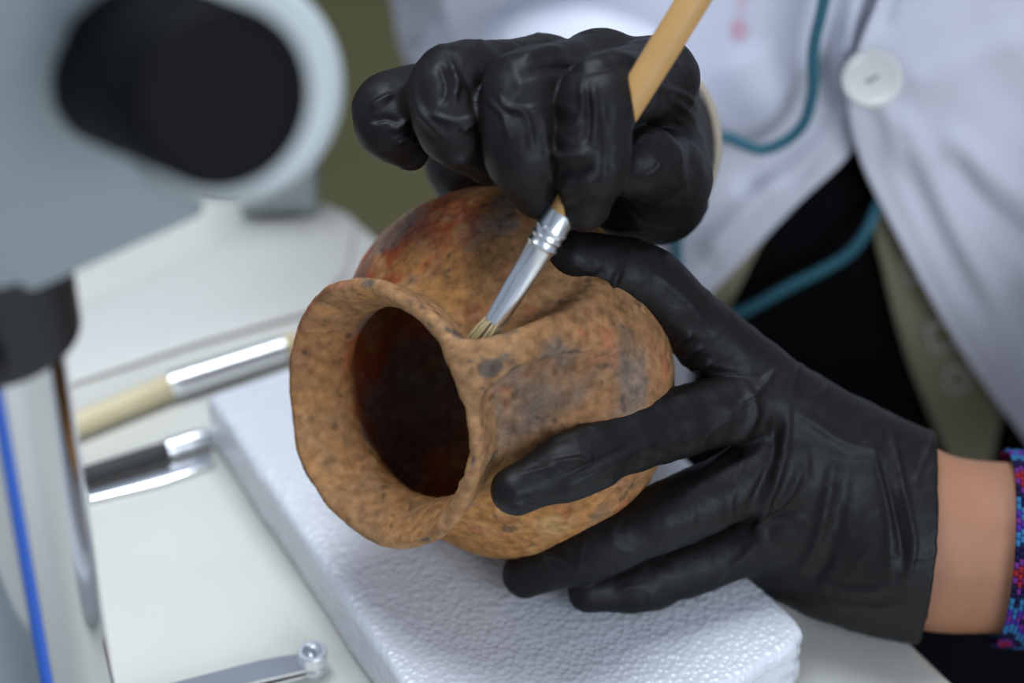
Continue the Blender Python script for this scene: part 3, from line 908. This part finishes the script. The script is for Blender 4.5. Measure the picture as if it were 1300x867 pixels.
hp = [(0, 3.9), (12, 4.1), (35, 4.4), (60, 4.7), (Lh, 4.6), (Lh + 3, 3.2), (Lh + 4, 0.3)]
mesh_obj('handle', *lathe(hd0, bdir, hp, 40), M_wood, broot)
rng = np.random.default_rng(3)
hv, hf = [], []
bx, by, bd = frame(bdir)
parts = []
for k in range(170):
    a, q = rng.uniform(0, 2 * math.pi), math.sqrt(rng.uniform())
    o_ = math.cos(a) * bx + math.sin(a) * by
    s0 = fe0 + bdir * 2 + o_ * q * 2.7
    spread = 4.4 if k % 17 else 6.0
    e_ = fe0 - bdir * (rng.uniform(7.5, 11)) + o_ * q * spread + (0.8 - rng.uniform(0, 0.6)) * np.array([-1.0, 0, 0])
    mid = (s0 + e_) / 2 + o_ * q * 0.5
    parts.append(tube(catmull([s0, mid, e_], 5), [0.22, 0.22, 0.2, 0.17, 0.08], 4))
hh = mesh_obj('bristles', *join(*parts), M_hair, broot)
hh['kind'] = 'stuff'

# ----------------------------------------------------------------- teal cord
cp = [(1052, -60), (1046, 0), (1033, 60), (1031, 120), (1014, 165), (968, 190), (918, 174), (880, 190)]
cpts = [P(u, v, dcoat(u, v) - 12) for u, v in cp]
cp2 = [(860, 300), (870, 390), (925, 402), (1000, 365), (1072, 326), (1102, 290), (1120, 252), (1150, 235)]
cpts += [P(u, v, dcoat(u, v) + (-2 if u < 1110 else 1.5)) for u, v in cp2]
cord = mesh_obj('neck_cord', *tube(catmull(cpts, 160), 2.1, 12), M_cord, origin=cpts[7])
tag(cord, 'thin teal cord looping over the white coat and black shirt', 'cord')

# ----------------------------------------------------------------- microscope
mroot = root('microscope', on_z(24, 700, 0), 'grey microscope stand with large black knob and chrome pillar', 'microscope')
pc = P(-12, 430, -162)
colx, coly = pc[0], pc[1]
mroot.location = (colx * MM, coly * MM, 0)
zc = P(-14, 425, -200)[2]
mesh_obj('base', *prism([(colx - 190, coly - 110, 0.2), (colx + 24, coly - 110, 0.2), (colx + 24, coly + 24, 0.2), (colx - 190, coly + 24, 0.2)], (0, 0, 16), 3, 3), M_grey, mroot, smooth=False)
mesh_obj('pillar', *lathe((colx, coly, 16), (0, 0, 1), [(0, 18), (pc[2] + 250, 18)], 64), M_chrome, mroot)
def zat(v, dl=-200): return P(0, v, dl)[2]
# clamp collar under the head
def col_z(v):   # height on the pillar axis that appears at row v
    zs = np.linspace(0, 700, 1401); pr_ = np.array([proj(np.array([colx, coly, z]))[1] for z in zs])
    return zs[np.argmin(np.abs(pr_ - v))]
z1, z2 = col_z(424), col_z(300)
collar = mesh_obj('collar', *lathe((colx, coly, z1), (0, 0, 1), [(0, 18.2), (0, 21.5), (1.5, 23), (z2 - z1, 23), (z2 - z1, 18.2)], 64), M_rubber, mroot)
kp = np.array([colx, coly, (z1 * 0.65 + z2 * 0.35)]) + np.array([4, -23, 0])
mesh_obj('clamp_screw', *lathe(kp, (0.15, -1, 0), [(-2, 5.5), (6, 5.5), (7.5, 4.5), (7.6, 0.1)], 24), M_rubber, collar)
# head: a slanted housing
def hd(u, v): return P(u, v, -203 + 0.10 * u + 0.157 * (v - 330))
away = np.array([-0.57, 0.82, 0]) * 46
face = [hd(-150, 463), hd(270, 274), hd(215, 190), hd(190, -120), hd(60, -260), hd(-150, -260)]
mesh_obj('housing', *prism(face, away, 3.0, 3), M_grey, mroot)
dc = P(288, 108, -214); dd = camdir(0.15, -0.10, -1)
mesh_obj('nose_drum', *lathe(dc, dd, [(-10, 24), (-9, 27), (-6, 27.6), (-2, 27), (0, 25), (0.5, 0.1)], 64), M_pale, mroot)
k0, k1 = P(158, 74, -222), P(286, 125, -272)
kd = k1 - k0; KL = np.linalg.norm(kd)
knob = mesh_obj('focus_knob', *lathe(k0, kd, [(-14, 19), (-14, 20.6), (KL * 0.25, 20.6), (KL * 0.3, 20.2), (KL * 0.36, 20.2), (KL - 3, 20), (KL - 1, 19.7), (KL, 18.8), (KL, 17.5), (KL - 0.8, 17), (KL - 0.8, 0.1)], 72), M_knob, mroot)
bp = [np.array([colx + 4, coly - 18.4, z]) for z in np.linspace(18, z1, 12)]  # narrow blue strip running up the front of the pillar
tag(mesh_obj('blue_strip', *tube(bp, 1.8, 10), M_blue, mroot), 'thin blue strip along the pillar')

# ----------------------------------------------------------------- things lying on the table
def lying(u0, v0, u1, v1, z):
    a, b = on_z(u0, v0, z), on_z(u1, v1, z); d = b - a
    return a, d / np.linalg.norm(d), np.linalg.norm(d)
# wooden brush
a, d, L = lying(40, 562, 218, 489, 5)
r = root('paint_brush', (a[0], a[1], 0), 'thick brush with pale wooden handle lying on the table', 'brush')
mesh_obj('handle', *lathe(a, d, [(-30, 2.5), (-28, 3.2), (10, 4.2), (L, 4.6), (L + 3, 4.6)], 32), M_woodpale, r)
a2, d2, L2 = lying(215, 490, 360, 443, 5.2)
mesh_obj('ferrule', *lathe(a2, d2, [(0, 4.9), (4, 5.2), (6, 4.9), (9, 5.2), (12, 5.0), (L2, 4.6), (L2, 4.0)], 32), M_alu, r)
mesh_obj('bristles', *lathe(a2 + d2 * (L2 - 2), d2, [(0, 4.2), (10, 4.4), (18, 3.0), (24, 0.5)], 24), M_hair, r)
# black-handled probe
a, d, L = lying(60, 618, 214, 571, 4.0)
r = root('probe', (a[0], a[1], 0), 'thin probe with black handle and steel tip lying on the table', 'tool')
mesh_obj('handle', *lathe(a, d, [(-40, 2.4), (-20, 2.8), (L - 8, 3.3), (L + 2, 3.3)], 32), M_rubber, r)
a2, d2, L2 = lying(212, 571, 268, 553, 4.1)
mesh_obj('steel_tip', *lathe(a2, d2, [(0, 3.7), (3, 3.9), (5, 3.6), (8, 3.9), (L2 - 3, 3.5), (L2, 2.6)], 32), M_alu, r)
# flat steel spatula
pts = [on_z(u, v, 0.1) for u, v in ((108, 625), (200, 600), (268, 578), (274, 594), (205, 618), (112, 640))]
sp = mesh_obj('spatula', *prism(pts, (0, 0, 2.2), 0.7, 2), M_steel, origin=(pts[0][0], pts[0][1], 0), smooth=False)
tag(sp, 'flat polished steel spatula lying beside the black-handled probe', 'spatula')

# steel lever with a hinge boss at its end
a, d, L = lying(388, 842, 130, 905, 4.5)
r = root('steel_lever', (a[0], a[1], 0), 'small steel lever with a round hollow pin on the table', 'lever')
bc = on_z(398, 852, 0)
mesh_obj('pin_foot', *lathe(bc, (0, 0, 1), [(0.1, 4.3), (0.4, 4.7), (3.6, 4.7), (4.0, 4.3)], 40), M_steel, r)
mesh_obj('pin_ring', *lathe(bc, (0, 0, 1), [(4.5, 4.4), (4.8, 4.8), (9.4, 4.8), (9.7, 4.5), (9.7, 3.2), (9.4, 2.9), (5.6, 2.9), (5.6, 0.1)], 40), M_alu, r)
mesh_obj('screw', *lathe(bc, (0, 0, 1), [(5.6, 1.7), (6.8, 1.7), (7.1, 1.2), (7.1, 0.1)], 24), M_steel, r)
sdv = np.cross((0, 0, 1), d)
c0 = np.array([bc[0], bc[1], 4.2])
ts = np.linspace(0, 1, 14)
top, bot = [], []
LL = 84
V, Fq = [], []
for t in ts:
    p = c0 + d * (3 + t * LL); z = 4.2 + (1.0 * math.sin(min(t / 0.18, 1) * math.pi * 0.5)) - 2.6 * max(0, t - 0.18) ** 1.2
    w = 3.6 + 0.6 * min(t / 0.1, 1)
    for sg, zz in ((-1, 0), (1, 0), (1, 1.3), (-1, 1.3)):
        V.append((p[0] + sdv[0] * w * sg, p[1] + sdv[1] * w * sg, z + zz))
for i in range(len(ts) - 1):
    for k in range(4):
        Fq.append((i * 4 + k, i * 4 + (k + 1) % 4, (i + 1) * 4 + (k + 1) % 4, (i + 1) * 4 + k))
Fq += [(3, 2, 1, 0), tuple((len(ts) - 1) * 4 + k for k in range(4))]
mesh_obj('lever_arm', V, Fq, M_steel, r, smooth=False)
# lower spring leaf
V2 = [np.array([v[0], v[1], max(0.1, v[2] - 2.6 - 1.2 * (i // 4) / 13)]) for i, v in enumerate(V)]
mesh_obj('lower_leaf', V2, Fq, M_steel, r, smooth=False)

# shallow white tray and the pale box behind it
ty = [on_z(u, v, 0) for u, v in ((-120, 500), (300, 300), (425, 272), (452, 292), (440, 350), (395, 400), (250, 440), (-120, 560))]
cx = np.mean(ty, 0)
trv, trf = prism([p + np.array([0, 0, 0.2]) for p in ty], (0, 0, 2.2), 0.8, 2)
tr = mesh_obj('plastic_mat', trv, trf, M_white, origin=(cx[0], cx[1], 0), smooth=False)
tag(tr, 'flat pale plastic mat at the far corner of the table', 'mat')
bxp = on_z(375, 262, 2.5)
bb = [(bxp[0] - 22, bxp[1] - 6), (bxp[0] + 9, bxp[1] - 6), (bxp[0] + 9, bxp[1] + 20), (bxp[0] - 22, bxp[1] + 20)]
bo = mesh_obj('supply_box', *prism([(x_, y_, 2.5) for x_, y_ in bb], (0, 0, 62), 3, 3), M_pale, origin=(bxp[0], bxp[1], 2.5), smooth=False)
tag(bo, 'pale grey box standing on the mat behind the black knob', 'box')
